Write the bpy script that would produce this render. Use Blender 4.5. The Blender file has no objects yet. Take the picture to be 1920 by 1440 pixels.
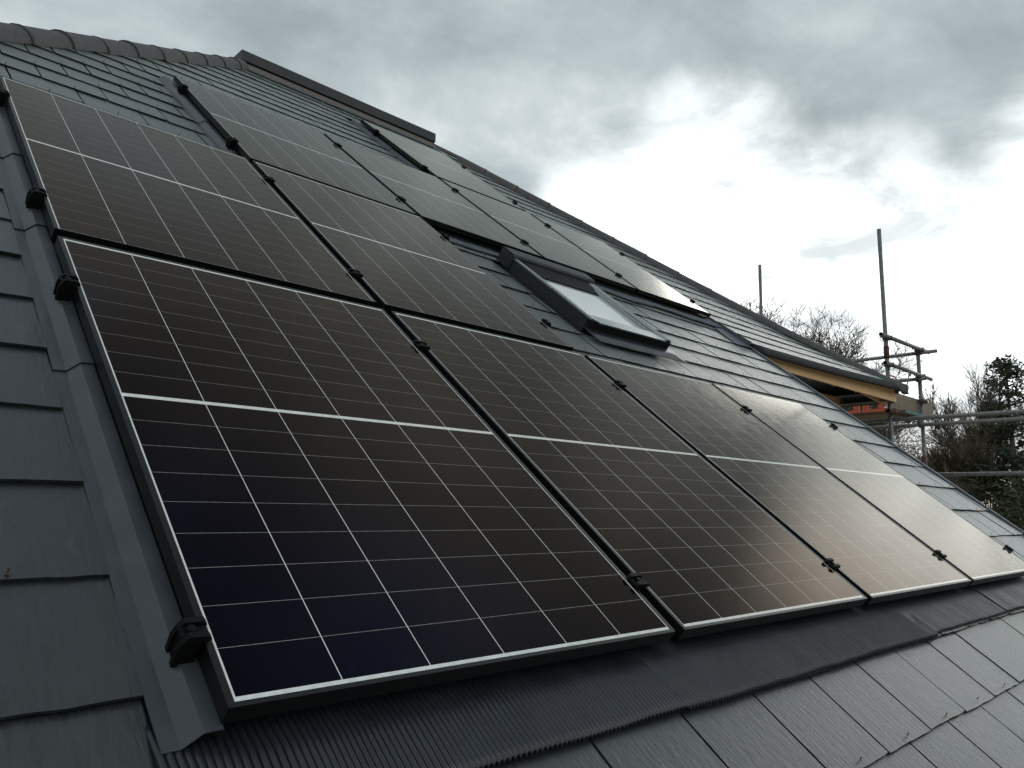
import bpy, bmesh, math, random
from mathutils import Vector, Matrix, noise as mnoise

random.seed(7)
SC = bpy.context.scene
COL = SC.collection
PITCH = math.radians(38.3)
CA, SA = math.cos(PITCH), math.sin(PITCH)
ROOF_ROT = (PITCH, 0, 0)
GROUND = -5.2


def W(u, v, w=0.0):
    """roof coordinates (along the eaves, up the slope, out of the slope) -> world"""
    return Vector((u, v * CA - w * SA, v * SA + w * CA))


# ------------------------------------------------------------------ materials
def mat(name):
    m = bpy.data.materials.new(name)
    m.use_nodes = True
    nt = m.node_tree
    return m, nt, nt.nodes['Principled BSDF']


def N(nt, typ, **kw):
    n = nt.nodes.new(typ)
    for k, v in kw.items():
        if k.startswith('i_'):
            n.inputs[k[2:].replace('_', ' ')].default_value = v
        else:
            setattr(n, k, v)
    return n


def L(nt, a, b):
    nt.links.new(a, b)


def coords(nt, scale=(1, 1, 1), kind='Object'):
    tc = N(nt, 'ShaderNodeTexCoord')
    mp = N(nt, 'ShaderNodeMapping')
    mp.inputs['Scale'].default_value = scale
    L(nt, tc.outputs[kind], mp.inputs['Vector'])
    return mp.outputs['Vector']


def noise(nt, vec, scale, detail=4, rough=.55, dist=0):
    n = N(nt, 'ShaderNodeTexNoise')
    n.inputs['Scale'].default_value = scale
    n.inputs['Detail'].default_value = detail
    n.inputs['Roughness'].default_value = rough
    n.inputs['Distortion'].default_value = dist
    L(nt, vec, n.inputs['Vector'])
    return n.outputs['Fac']


def ramp(nt, fac, stops, interp='LINEAR'):
    r = N(nt, 'ShaderNodeValToRGB')
    r.color_ramp.interpolation = interp
    els = r.color_ramp.elements
    while len(els) > 1:
        els.remove(els[-1])
    first = True
    for p, c in stops:
        if not isinstance(c, (tuple, list)):
            c = (c, c, c)
        e = els[0] if first else els.new(p)
        e.position = p
        e.color = (*c[:3], 1)
        first = False
    L(nt, fac, r.inputs['Fac'])
    return r.outputs['Color']


def math_(nt, op, a, b=None, c=None, clamp=False):
    n = N(nt, 'ShaderNodeMath', operation=op, use_clamp=clamp)
    for i, x in enumerate((a, b, c)):
        if x is None:
            continue
        if isinstance(x, (int, float)):
            n.inputs[i].default_value = x
        else:
            L(nt, x, n.inputs[i])
    return n.outputs[0]


def mixc(nt, fac, a, b, blend='MIX'):
    n = N(nt, 'ShaderNodeMix', data_type='RGBA', blend_type=blend)
    for sock, x in ((n.inputs[0], fac), (n.inputs[6], a), (n.inputs[7], b)):
        if isinstance(x, (int, float)):
            sock.default_value = x
        elif isinstance(x, (tuple, list)):
            sock.default_value = (*x[:3], 1)
        else:
            L(nt, x, sock)
    return n.outputs[2]


def bump(nt, height, strength, dist, bsdf, prev=None):
    b = N(nt, 'ShaderNodeBump')
    b.inputs['Strength'].default_value = strength
    b.inputs['Distance'].default_value = dist
    L(nt, height, b.inputs['Height'])
    if prev is not None:
        L(nt, prev, b.inputs['Normal'])
    if bsdf is not None:
        L(nt, b.outputs['Normal'], bsdf.inputs['Normal'])
    return b.outputs['Normal']


def simple(name, c1, c2, rough=.6, metal=0., scale=30, stretch=(1, 1, 1), bmp=.0, bd=.002, spec=.5, detail=5):
    m, nt, p = mat(name)
    v = coords(nt, stretch)
    f = noise(nt, v, scale, detail)
    L(nt, ramp(nt, f, [(.3, c1), (.7, c2)]), p.inputs['Base Color'])
    p.inputs['Roughness'].default_value = rough
    p.inputs['Metallic'].default_value = metal
    p.inputs['Specular IOR Level'].default_value = spec
    if bmp:
        bump(nt, f, bmp, bd, p)
    return m


# slate: riven, streaked up the slope, each one a little different
def make_slate():
    m, nt, p = mat('natural_slate')
    geo = N(nt, 'ShaderNodeNewGeometry')
    rnd = geo.outputs['Random Per Island']
    tc = N(nt, 'ShaderNodeTexCoord')
    # shift the pattern per slate
    sh = N(nt, 'ShaderNodeCombineXYZ')
    L(nt, math_(nt, 'MULTIPLY', rnd, 37.0), sh.inputs[0])
    L(nt, math_(nt, 'MULTIPLY', rnd, 91.0), sh.inputs[1])
    add = N(nt, 'ShaderNodeVectorMath', operation='ADD')
    L(nt, tc.outputs['UV'], add.inputs[0])
    L(nt, sh.outputs[0], add.inputs[1])
    mp = N(nt, 'ShaderNodeMapping')
    mp.inputs['Scale'].default_value = (1, .16, 1)
    mp.inputs['Rotation'].default_value = (0, 0, .13)
    L(nt, add.outputs[0], mp.inputs['Vector'])
    grain = noise(nt, mp.outputs['Vector'], 85, 5, .6, .7)
    fine = noise(nt, add.outputs[0], 130, 5, .7)
    broad = noise(nt, add.outputs[0], 7, 3, .5)
    base = ramp(nt, rnd, [(0, (.006, .0105, .010)), (.5, (.011, .0165, .0155)), (1, (.024, .029, .026))])
    c = mixc(nt, ramp(nt, grain, [(.38, .0), (.60, .75)]), base, (.009, .012, .013))
    c = mixc(nt, ramp(nt, broad, [(.55, .0), (.8, .35)]), c, (.034, .040, .039))
    speck = ramp(nt, noise(nt, add.outputs[0], 45, 2, .5), [(.74, .0), (.79, .35)])
    c = mixc(nt, speck, c, (.17, .17, .16))
    mp3 = N(nt, 'ShaderNodeMapping')
    mp3.inputs['Scale'].default_value = (1, .45, 1)
    mp3.inputs['Rotation'].default_value = (0, 0, .9)
    L(nt, add.outputs[0], mp3.inputs['Vector'])
    scuff = noise(nt, mp3.outputs['Vector'], 16, 6, .72, 1.2)
    c = mixc(nt, ramp(nt, scuff, [(.60, .0), (.74, .55)]), c, (.070, .080, .074))
    L(nt, c, p.inputs['Base Color'])
    L(nt, ramp(nt, fine, [(.3, .30), (.7, .44)]), p.inputs['Roughness'])
    p.inputs['IOR'].default_value = 1.75
    p.inputs['Specular IOR Level'].default_value = .5
    p.inputs['Sheen Weight'].default_value = .62
    p.inputs['Sheen Roughness'].default_value = .24
    p.inputs['Sheen Tint'].default_value = (.88, 1.0, .95, 1)
    n1 = bump(nt, ramp(nt, grain, [(.3, 0.), (.5, .55), (.56, .8), (.7, 1.)]), .45, .0018, None)
    bump(nt, fine, .06, .0004, p, n1)
    return m


# glass over monocrystalline cells: warm anti-reflective tint head on, neutral at a glance
def coated_glass(name, colour_of, rough):
    """anti-reflection coated, satin solar glass: weak mirror that strengthens and turns
    from warm to neutral at glancing angles, over whatever is laminated behind it"""
    m = bpy.data.materials.new(name)
    m.use_nodes = True
    nt = m.node_tree
    nt.nodes.remove(nt.nodes['Principled BSDF'])
    out = nt.nodes['Material Output']
    v = coords(nt)
    fine = noise(nt, v, 700, 2, .6)
    wav = noise(nt, v, 9, 2, .5)
    n1 = bump(nt, wav, .12, .0012, None)
    n2 = bump(nt, fine, .10, .0003, None, n1)
    dif = N(nt, 'ShaderNodeBsdfDiffuse')
    L(nt, colour_of(nt, v), dif.inputs['Color'])
    glo = N(nt, 'ShaderNodeBsdfGlossy')
    dust = noise(nt, v, 11, 6, .68, .6)
    L(nt, ramp(nt, dust, [(.35, rough), (.75, rough + .07)]), glo.inputs['Roughness'])
    L(nt, n2, glo.inputs['Normal'])
    fr = N(nt, 'ShaderNodeFresnel')
    fr.inputs['IOR'].default_value = 1.2
    tint = ramp(nt, fr.outputs[0], [(.012, (.62, .60, .90)), (.035, (1.0, .77, .60)), (.10, (1.0, .84, .69)), (.17, (1.0, .92, .82)), (.30, (1.0, .99, .91))])
    L(nt, tint, glo.inputs['Color'])
    mx = N(nt, 'ShaderNodeMixShader')
    L(nt, fr.outputs[0], mx.inputs[0])
    L(nt, dif.outputs[0], mx.inputs[1])
    L(nt, glo.outputs[0], mx.inputs[2])
    # a thin film of dust and dried rain marks
    dd = N(nt, 'ShaderNodeBsdfDiffuse')
    dd.inputs['Color'].default_value = (.30, .28, .25, 1)
    mp2 = coords(nt, (1, .35, 1))
    drip = noise(nt, mp2, 26, 5, .7, .4)
    fac = math_(nt, 'MULTIPLY', ramp(nt, drip, [(.60, .0), (.80, .030)]), ramp(nt, dust, [(.4, .3), (.7, 1.)]))
    mx2 = N(nt, 'ShaderNodeMixShader')
    L(nt, fac, mx2.inputs[0])
    L(nt, mx.outputs[0], mx2.inputs[1])
    L(nt, dd.outputs[0], mx2.inputs[2])
    L(nt, mx2.outputs[0], out.inputs['Surface'])
    return m


def cell_colour(nt, v):
    geo = N(nt, 'ShaderNodeNewGeometry')
    big = noise(nt, v, 3.0, 3, .5)
    a = ramp(nt, geo.outputs['Random Per Island'], [(0, (.0014, .0015, .0036)), (.5, (.0022, .0021, .0040)), (1, (.0032, .0028, .0042))])
    return mixc(nt, ramp(nt, big, [(.35, 0.), (.7, .5)]), a, (.0016, .002, .0065))


def back_colour(nt, v):
    f = noise(nt, v, 60, 4)
    return ramp(nt, f, [(.35, (.62, .64, .59)), (.65, (.74, .76, .71))])


SLATE = make_slate()
CELL = coated_glass('solar_cells_under_glass', cell_colour, .08)
BACK = coated_glass('white_backsheet_under_glass', back_colour, .10)
SLATE_EDGE = simple('riven_slate_edge', (.012, .014, .015), (.030, .033, .035), .9, 0, 120, bmp=.6, bd=.003, spec=.15)
FRAME = simple('black_anodised_frame', (.004, .004, .0045), (.007, .007, .0075), .38, .0, 60, spec=.3)
BLACK = simple('black_plastic', (.006, .006, .007), (.011, .011, .012), .55, 0, 40, spec=.3)
CLAMPM = simple('black_coated_steel', (.0035, .0035, .004), (.007, .007, .0075), .6, 0, 80, spec=.12)
FLASH = simple('grey_coated_flashing', (.030, .037, .042), (.046, .054, .060), .42, 0, 18, (1, .3, 1), .15, .001)
LEAD = simple('lead_sheet', (.055, .064, .078), (.095, .108, .125), .5, .0, 9, (1, 1, 1), .25, .006)
APRON = simple('pleated_lead_alternative', (.013, .016, .020), (.022, .026, .031), .36, 0, 12, (1, 1, 1), .2, .002)
WINMETAL = simple('dark_grey_window_aluminium', (.022, .025, .025), (.034, .038, .037), .5, .0, 50, spec=.25)
WINCOVER = simple('light_grey_window_cover', (.20, .225, .225), (.27, .30, .30), .32, .5, 50, spec=.5)
WINBLACK = simple('black_seal_and_hood_reflection', (.004, .004, .004), (.008, .008, .008), .7, 0, 40, spec=.2)  # bottom rail seal, and the painted hood reflection on the pane
COPPER = simple('copper_rivet', (.10, .06, .035), (.16, .10, .06), .5, .6, 60)
HIPM = simple('concrete_hip_tile', (.050, .049, .050), (.085, .082, .080), .75, 0, 35, bmp=.3, bd=.003)
EDGE = simple('anthracite_roof_trim', (.020, .021, .020), (.028, .029, .027), .55, 0, 20)
MORTAR = simple('mortar_bed', (.10, .085, .072), (.17, .15, .13), .9, 0, 40, bmp=.5, bd=.006)
TIMBER = simple('new_softwood', (.74, .43, .20), (.84, .54, .28), .7, 0, 14, (.4, 6, 6), .15, .002)
RAFTER = simple('sawn_rafter', (.44, .27, .14), (.58, .38, .21), .8, 0, 14, (1, 6, 6))
PLY = simple('roof_sarking', (.40, .25, .14), (.52, .34, .20), .85, 0, 10)
DARKWOOD = simple('dark_brown_wood', (.09, .075, .065), (.13, .11, .10), .6, 0, 12, (6, .5, 6))  # darker brown than the front fascia timber
GUTTER = simple('black_gutter', (.006, .006, .008), (.011, .011, .013), .7, 0, 25, spec=.2)
RENDER = simple('pale_render', (.42, .38, .33), (.52, .48, .42), .9, 0, 20, bmp=.2)
GALV = simple('galvanised_tube', (.12, .125, .12), (.24, .245, .235), .5, .55, 26, (1, 1, 1), .15, .001)
GALVDARK = simple('weathered_tube', (.12, .115, .105), (.24, .23, .21), .55, .45, 26, bmp=.2, bd=.001)
RUST = simple('rusty_red_fitting', (.07, .028, .022), (.13, .06, .045), .7, .3, 60, bmp=.3, bd=.001)
STEEL = simple('coupler_steel', (.05, .05, .05), (.14, .13, .11), .5, .7, 60)
BOARD = simple('scaffold_plank', (.17, .115, .07), (.28, .20, .13), .85, 0, 10, (6, .8, 6), .2, .002)
TOE = simple('toe_plank', (.17, .13, .09), (.27, .215, .16), .85, 0, 10, (.8, 6, 6), .2, .002)
TEAL = simple('teal_board_end', (.02, .10, .10), (.04, .16, .15), .6, 0, 30)
ORANGE = simple('orange_plastic_mesh', (.55, .10, .05), (.68, .15, .08), .5, 0, 20)
BARK = simple('bark', (.07, .058, .042), (.14, .12, .09), .9, 0, 9, bmp=.4, bd=.02)
TWIG = simple('bare_twig', (.085, .072, .05), (.15, .13, .09), .9, 0, 3)
TWIGD = simple('bare_dark_twig', (.12, .095, .065), (.22, .18, .13), .9, 0, 3)
CONIF = simple('conifer_foliage', (.026, .040, .024), (.07, .088, .048), .8, 0, 1.2)
IVY = simple('evergreen_leaf', (.022, .030, .012), (.065, .070, .030), .6, 0, 1.6)
GRASS = simple('meadow_grass', (.05, .07, .025), (.09, .11, .04), .95, 0, .4)


def window_glass():
    m, nt, p = mat('roof_window_glass')
    v = coords(nt)
    f = noise(nt, v, 2.2, 3)
    # pale base colour stands in for the bright sky mirrored in the pane
    L(nt, ramp(nt, f, [(.3, (.74, .75, .71)), (.7, (.82, .83, .79))]), p.inputs['Base Color'])
    p.inputs['Roughness'].default_value = .03
    p.inputs['IOR'].default_value = 1.55
    p.inputs['Coat Weight'].default_value = 1.0
    p.inputs['Coat Roughness'].default_value = .02
    return m


PANE = window_glass()


# ------------------------------------------------------------------ mesh helpers
class MB:
    def __init__(self):
        self.bm = bmesh.new()

    def face(self, pts, mi=0, smooth=False):
        vs = [self.bm.verts.new(p) for p in pts]
        f = self.bm.faces.new(vs)
        f.material_index = mi
        f.smooth = smooth
        return f

    def hull8(self, a, b, mi=0):
        """a, b: two quads (lists of 4 points), joined into a closed box"""
        va = [self.bm.verts.new(p) for p in a]
        vb = [self.bm.verts.new(p) for p in b]
        fs = [va[::-1], vb]
        for i in range(4):
            j = (i + 1) % 4
            fs.append([va[i], va[j], vb[j], vb[i]])
        for f in fs:
            g = self.bm.faces.new(f)
            g.material_index = mi

    def box(self, x0, x1, y0, y1, z0, z1, T=None, mi=0):
        T = T or (lambda x, y, z: Vector((x, y, z)))
        a = [T(x0, y0, z0), T(x1, y0, z0), T(x1, y1, z0), T(x0, y1, z0)]
        b = [T(x0, y0, z1), T(x1, y0, z1), T(x1, y1, z1), T(x0, y1, z1)]
        self.hull8(a, b, mi)

    def prism(self, prof, p0, p1, T=None, mi=0, smooth=False):
        """profile (list of (a,b)) extruded along the first axis of T from p0 to p1"""
        T = T or (lambda x, y, z: Vector((x, y, z)))
        va = [self.bm.verts.new(T(p0, a, b)) for a, b in prof]
        vb = [self.bm.verts.new(T(p1, a, b)) for a, b in prof]
        n = len(prof)
        for i in range(n):
            j = (i + 1) % n
            f = self.bm.faces.new([va[i], va[j], vb[j], vb[i]])
            f.material_index = mi
            f.smooth = smooth
        for f in (va[::-1], vb):
            g = self.bm.faces.new(f)
            g.material_index = mi

    def tube(self, p, q, r, n=14, r2=None, hollow=False, mi=0, cap=True, inner_mi=None):
        p, q = Vector(p), Vector(q)
        r2 = r if r2 is None else r2
        d = (q - p).normalized()
        x = d.orthogonal().normalized()
        y = d.cross(x)
        cs = [(math.cos(2 * math.pi * i / n), math.sin(2 * math.pi * i / n)) for i in range(n)]
        A = [self.bm.verts.new(p + (x * c + y * s) * r) for c, s in cs]
        B = [self.bm.verts.new(q + (x * c + y * s) * r2) for c, s in cs]
        for i in range(n):
            j = (i + 1) % n
            f = self.bm.faces.new([A[i], A[j], B[j], B[i]])
            f.smooth = True
            f.material_index = mi
        if hollow:
            ri = r * .83
            Ai = [self.bm.verts.new(p + (x * c + y * s) * ri) for c, s in cs]
            Bi = [self.bm.verts.new(q + (x * c + y * s) * ri) for c, s in cs]
            k = mi if inner_mi is None else inner_mi
            for i in range(n):
                j = (i + 1) % n
                for f, mm in (([A[j], A[i], Ai[i], Ai[j]], mi), ([B[i], B[j], Bi[j], Bi[i]], mi),
                              ([Ai[j], Ai[i], Bi[i], Bi[j]], k)):
                    g = self.bm.faces.new(f)
                    g.material_index = mm
        elif cap:
            for f in (A[::-1], B):
                g = self.bm.faces.new(f)
                g.material_index = mi

    def build(self, name, mats, parent=None, bevel=0, uv=None, normals=True):
        if normals:
            bmesh.ops.recalc_face_normals(self.bm, faces=self.bm.faces)
        me = bpy.data.meshes.new(name)
        off = Vector((0, 0, 0))
        if parent is not None and parent.get('_world'):
            o_ = parent
            while o_ is not None:
                off += o_.location
                o_ = o_.parent
        if off.length:
            bmesh.ops.translate(self.bm, verts=self.bm.verts, vec=-off)
        self.bm.to_mesh(me)
        self.bm.free()
        for m in (mats if isinstance(mats, (list, tuple)) else [mats]):
            me.materials.append(m)
        o = bpy.data.objects.new(name, me)
        COL.objects.link(o)
        if parent is not None:
            o.parent = parent
            if parent.get('_world'):
                o['_world'] = 1
        if bevel:
            b = o.modifiers.new('bevel', 'BEVEL')
            b.width = bevel
            b.segments = 2
            b.limit_method = 'ANGLE'
        return o


def tag(o, label=None, cat=None, group=None, kind=None):
    if label:
        o['label'] = label
    if cat:
        o['category'] = cat
    if group:
        o['group'] = group
    if kind:
        o['kind'] = kind
    return o


def empty(name, loc, label, cat, group=None, rot=None, world=False):
    o = bpy.data.objects.new(name, None)
    COL.objects.link(o)
    o.location = loc
    if rot:
        o.rotation_euler = rot
    if world:
        o['_world'] = 1
    return tag(o, label, cat, group)


def clip(poly, a, b, c):
    """keep the part of a 2-D polygon where a*x + b*y <= c"""
    out = []
    n = len(poly)
    for i in range(n):
        p, q = poly[i], poly[(i + 1) % n]
        dp, dq = a * p[0] + b * p[1] - c, a * q[0] + b * q[1] - c
        if dp <= 0:
            out.append(p)
        if (dp < 0 < dq) or (dq < 0 < dp):
            t = dp / (dp - dq)
            out.append((p[0] + t * (q[0] - p[0]), p[1] + t * (q[1] - p[1])))
    return out


# ------------------------------------------------------------------ roof layout (metres in the slope)
SLW = -.070                      # slate tails
PU, PV = 1.1715, 1.744           # panel pitch
PAN_X0, PAN_X1 = -.0165, 1.1175  # frame edges measured from the first cell
PAN_Y0, PAN_Y1 = -.0225, 1.677
ROWV = [0, PV, 3.472, 3.472 + PV]
PANELS = [(0, 0), (1, 0), (2, 0), (3, 0), (0, 1), (1, 1), (1, 2), (2, 2), (3, 2), (4, 2), (3, 3)]
VERGE = 5.86
WING_V = 2.99
GAUGE, V0, SW, U0 = .261, .075, .3155, .072
RIDGE_V = 7.72
EAVE_V = -1.5


def left_hip_u(v):
    return 2.52 + (v - RIDGE_V) / 1.265


RH = [(5.24, 7.46, -.02), (6.455, 6.10, -.02), (8.09, 4.35, -.02), (8.85, 3.60, .005), (9.56, 2.95, .055)]


def right_hip_u(v):
    pts = [(5.0, 7.72, 0)] + RH + [(9.75, 2.78, 0)]
    for (ua, va, _), (ub, vb, _) in zip(pts, pts[1:]):
        if va >= v >= vb:
            return ua + (ub - ua) * (va - v) / (va - vb)
    return pts[-1][0] if v < pts[-1][1] else pts[0][0]


def kick(u, v):
    """the wing roof flattens slightly toward its eaves"""
    if u <= VERGE or v >= 3.85:
        return 0.0
    t = (3.85 - v) / .86
    s = min(1.0, (u - VERGE) / 3.2)
    return (.04 + .05 * s * s) * min(t, 1.3)


house = empty('house', (2.5, 3.2, GROUND), 'slate roofed house with black solar panels across its slope', 'house', world=True)


def slates():
    mb = MB()
    bm = mb.bm
    uvl = bm.loops.layers.uv.new('UVMap')
    rr = random.Random(3)
    k0, k1 = int((EAVE_V - V0) / GAUGE) - 1, int((RIDGE_V - V0) / GAUGE) + 1
    tray_rects = [(c * PU + PAN_X0 + .03, c * PU + PAN_X1 - .03, ROWV[r] + .05, ROWV[r] + PAN_Y1 - .05) for c, r in PANELS]
    tray_rects.append((2.93, 3.69, 2.28, 3.22))

    def blocked(u, v):
        return any(a < u < b and c < v < d for a, b, c, d in tray_rects)

    def one(u0, u1, vt, vh, regions, tilt):
        # tail edge slightly ragged, sides nearly straight
        nt_ = 9
        base = []
        for i in range(nt_ + 1):
            t = i / nt_
            base.append((u0 + (u1 - u0) * t, vt + rr.uniform(-.0018, .0018) + (0.004 * rr.random() if i in (0, nt_) else 0)))
        for t in (.3, .6):
            base.append((u1 + rr.uniform(-.0012, .0012), vt + (vh - vt) * t))
        base.append((u1, vh))
        base.append((u0, vh))
        for t in (.6, .3):
            base.append((u0 + rr.uniform(-.0012, .0012), vt + (vh - vt) * t))
        for reg in regions:
            poly = base
            for (a, b, c) in reg:
                poly = clip(poly, a, b, c)
                if len(poly) < 3:
                    break
            if len(poly) < 3:
                continue
            th = .0068 + rr.uniform(-.001, .002)
            dw = rr.uniform(-.0012, .0012)

            def w_of(u, v):
                return SLW + dw - .0090 * (v - vt) / GAUGE + tilt * (u - u0) + kick(u, v)
            top = [bm.verts.new(W(u, v, w_of(u, v))) for u, v in poly]
            bot = [bm.verts.new(W(u, v, w_of(u, v) - th)) for u, v in poly]
            f = bm.faces.new(top)
            for lp, (u, v) in zip(f.loops, poly):
                lp[uvl].uv = (u, v)
            n = len(poly)
            for i in range(n):
                j = (i + 1) % n
                g = bm.faces.new([top[j], top[i], bot[i], bot[j]])
                g.material_index = 2
                for lp, q in zip(g.loops, (poly[j], poly[i], poly[i], poly[j])):
                    lp[uvl].uv = (q[0], q[1] * 1.0)

    def rivet(u, v, w):
        c = W(u, v, w)
        n = 7
        ring = [bm.verts.new(W(u + .0045 * math.cos(6.283 * i / n), v + .0045 * math.sin(6.283 * i / n), w + .0025)) for i in range(n)]
        f = bm.faces.new(ring)
        f.material_index = 1
        # bent tail of the rivet
        a = rr.uniform(-.6, .6)
        p = [W(u - .0015, v, w), W(u + .0015, v, w), W(u + .0015 + .004 * a, v + .003, w + .011), W(u - .0015 + .004 * a, v + .003, w + .011)]
        q = [W(u - .0015, v + .002, w), W(u + .0015, v + .002, w), W(u + .0015 + .004 * a, v + .005, w + .011), W(u - .0015 + .004 * a, v + .005, w + .011)]
        va = [bm.verts.new(x) for x in p]
        vb = [bm.verts.new(x) for x in q]
        for fs in [va, vb[::-1]] + [[va[i], vb[i], vb[(i + 1) % 4], va[(i + 1) % 4]] for i in range(4)]:
            g = bm.faces.new(fs)
            g.material_index = 1

    for k in range(k0, k1):
        vt = V0 + k * GAUGE
        vh = vt + GAUGE + .03
        if vt < EAVE_V:
            continue
        # hips as straight half planes around this course
        lu0, lu1 = left_hip_u(vt), left_hip_u(vh)
        ru0, ru1 = right_hip_u(vt), right_hip_u(vh)
        hl = (-(vh - vt), (lu1 - lu0), -(vh - vt) * lu0 + (lu1 - lu0) * vt)
        hr = ((vh - vt), -(ru1 - ru0), (vh - vt) * ru0 - (ru1 - ru0) * vt)
        top = (0, 1, RIDGE_V)
        if k < 11:
            regs = [[hl, (1, 0, VERGE)]]
        elif vt < 3.8:
            regs = [[hl, (1, 0, VERGE)], [hr, (-1, 0, -VERGE), (0, -1, -WING_V)]]
        else:
            regs = [[hl, hr, top]]
        off = U0 + (SW / 2 if k % 2 else 0)
        i0 = int(math.floor((min(lu0, lu1) - off) / SW)) - 1
        i1 = int(math.ceil((max(ru0, ru1, VERGE) - off) / SW)) + 1
        for i in range(i0, i1):
            ua, ub = off + i * SW + rr.uniform(.0034, .0056), off + (i + 1) * SW - rr.uniform(.0034, .0056)
            corners = [(ua, vt), (ub, vt), (ua, vt + GAUGE), (ub, vt + GAUGE)]
            if all(blocked(*c) for c in corners):
                continue
            parts = [(ua, ub)]
            # slates are cut back beside the raised side flashings
            cut = []
            if -.02 < vt + .2 and vt < 3.43 and -.05 < vt + GAUGE:
                cut.append((-.095, 1.1))
            if 3.43 < vt + .12 < 5.25:
                cut.append((1.0772, 2.2))
            if 5.15 < vt + .12 < 7.0:
                cut.append((3.4202, 4.4))
            if 2.10 < vt + .12 < 3.30:
                cut.append((2.80, 3.79))
            for (ca, cb) in cut:
                npts = []
                for (a, b) in parts:
                    if b <= ca or a >= cb:
                        npts.append((a, b))
                    else:
                        if a < ca - .01:
                            npts.append((a, ca))
                        if b > cb + .01:
                            npts.append((cb, b))
                parts = npts
            # slate-and-a-half beside the flashing in every second course
            if k % 2 == 0 and -.02 < vt + .2 < 3.6:
                if abs(ub + .2435) < .006:
                    continue
                parts = [((a - SW if abs(a + .2435) < .006 else a), b) for a, b in parts]
            for (a, b) in parts:
                one(a, b, vt + rr.uniform(-.0025, .0025), vh, regs, rr.uniform(-.006, .006))
            um = (ua + ub) / 2
            if parts and left_hip_u(vt) + .1 < um < right_hip_u(vt) - .15 and (k >= 11 or um < VERGE - .05) and not blocked(um, vt) \
                    and any(a + .02 < um < b - .02 for a, b in parts) and not (um > VERGE and vt < WING_V + .1):
                rivet(um + rr.uniform(-.004, .004), vt + .014, SLW + kick(um, vt) + .0005)
    return mb.build('slate_slope', [SLATE, COPPER, SLATE_EDGE], house)


slates()

# deck under the slates, the other slopes, walls
mb = MB()
lo = -.092


def deck_poly(pts):
    mb.face([W(u, v, lo + kick(u, v)) for u, v in pts])


deck_poly([(left_hip_u(EAVE_V), EAVE_V), (VERGE, EAVE_V), (VERGE, 3.85), (left_hip_u(3.85), 3.85)])
for s in range(8):
    ua, ub = VERGE + .0005 + s * .45, VERGE + .0005 + (s + 1) * .45
    va = lambda u: min(3.85, 2.95 + max(0, (9.56 - u)) * .95)
    deck_poly([(ua, 2.995), (ub, 2.995), (ub, max(3.0, va(ub))), (ua, max(3.0, va(ua)))])
deck_poly([(left_hip_u(3.85), 3.85), (right_hip_u(3.85), 3.85), (right_hip_u(6.1), 6.1), (5.05, RIDGE_V), (left_hip_u(RIDGE_V), RIDGE_V)])
mb.build('roof_deck', EDGE, house, normals=False)

mb = MB()
YB = 15.0
rl, rr_ = W(2.5, RIDGE_V, -.09), W(5.05, RIDGE_V, -.09)
bl, br = Vector((2.5, YB - rl.y, rl.z)), Vector((5.05, YB - rr_.y, rr_.z))
el = W(left_hip_u(EAVE_V), EAVE_V, -.09)
elb = Vector((el.x, YB - el.y, el.z))
er = W(9.56, 2.95, -.03)
erb = Vector((er.x, YB - er.y, er.z))
m1 = W(8.09, 4.35, -.09)
m1b = Vector((m1.x, YB - m1.y, m1.z))
mb.face([el, rl, bl, elb])
mb.face([rr_, m1, m1b, br])
mb.face([m1, er, erb, m1b])
mb.face([bl, br, m1b, erb, Vector((VERGE, erb.y, erb.z)), Vector((VERGE, elb.y, elb.z)), elb])
mb.build('rear_slopes', SLATE, house, normals=False)

mb = MB()
mb.box(-4.2, 5.78, -.75, 13.4, GROUND, -1.05)
mb.box(-1.2, 5.78, 2.2, 12.0, -1.05, 1.2)
mb.box(1.0, 5.78, 4.8, 10.0, 1.2, 3.2)
mb.box(5.785, 9.1, 4.6, 12.2, GROUND, 1.45)
mb.build('wall', RENDER, house)

# verge trim on the lower right edge
mb = MB()
T = lambda v, u, w: W(u, v, w)
mb.prism([(VERGE - .004, -.060), (VERGE + .020, -.058), (VERGE + .022, -.13), (VERGE - .004, -.13)], EAVE_V, 3.0, T)
mb.build('verge_trim', LEAD, house)

# lead cheek where the wing roof lifts off the main slope
mb = MB()
for (u0, u1, w0, w1) in ((VERGE - .30, VERGE - .002, -.066, -.060),):
    segs = 12
    for s in range(segs):
        va_, vb_ = 2.93 + s * .075, 2.93 + (s + 1) * .075
        wl = lambda v: max(.0, (v - 2.93) / .9)
        ua = u1 - .26 * (1 - wl(va_) ** 1.3)
        ub = u1 - .26 * (1 - wl(vb_) ** 1.3)
        mb.face([W(ua, va_, w0), W(u1, va_, w1), W(u1, vb_, w1), W(ub, vb_, w0)])
mb.face([W(VERGE - .001, 2.96, -.085), W(VERGE - .001, 3.86, -.085), W(VERGE - .001, 3.86, -.060), W(VERGE - .001, 2.96, -.016)])
mb.build('lead_cheek', LEAD, house)

# side flashings: raised grey channel sections lapped one over the other
PROF = [(-.0940, -.0765), (-.067, -.0755), (-.042, -.048), (-.0135, -.047), (-.0095, -.075)]


def side_flash(ubase, v0, v1, lift, foot=False):
    mb = MB()
    runs = [(v0, v0 + .2, PROF), (v0 + .2, v1, PROF)]
    for a, b, prof in runs:
        top = [(x + ubase, y + lift) for x, y in prof]
        bot = [(x + ubase, y + lift - .003) for x, y in prof][::-1]
        T = lambda v, u, w: W(u, v, w - (v - v0) / max(.2, v1 - v0) * .005 + (.0085 * max(0, 1 - (v - v0) / .2) if foot else 0))
        mb.prism(top + bot, a, b, T)
    return mb.build('side_flashing', FLASH, house)


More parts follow.
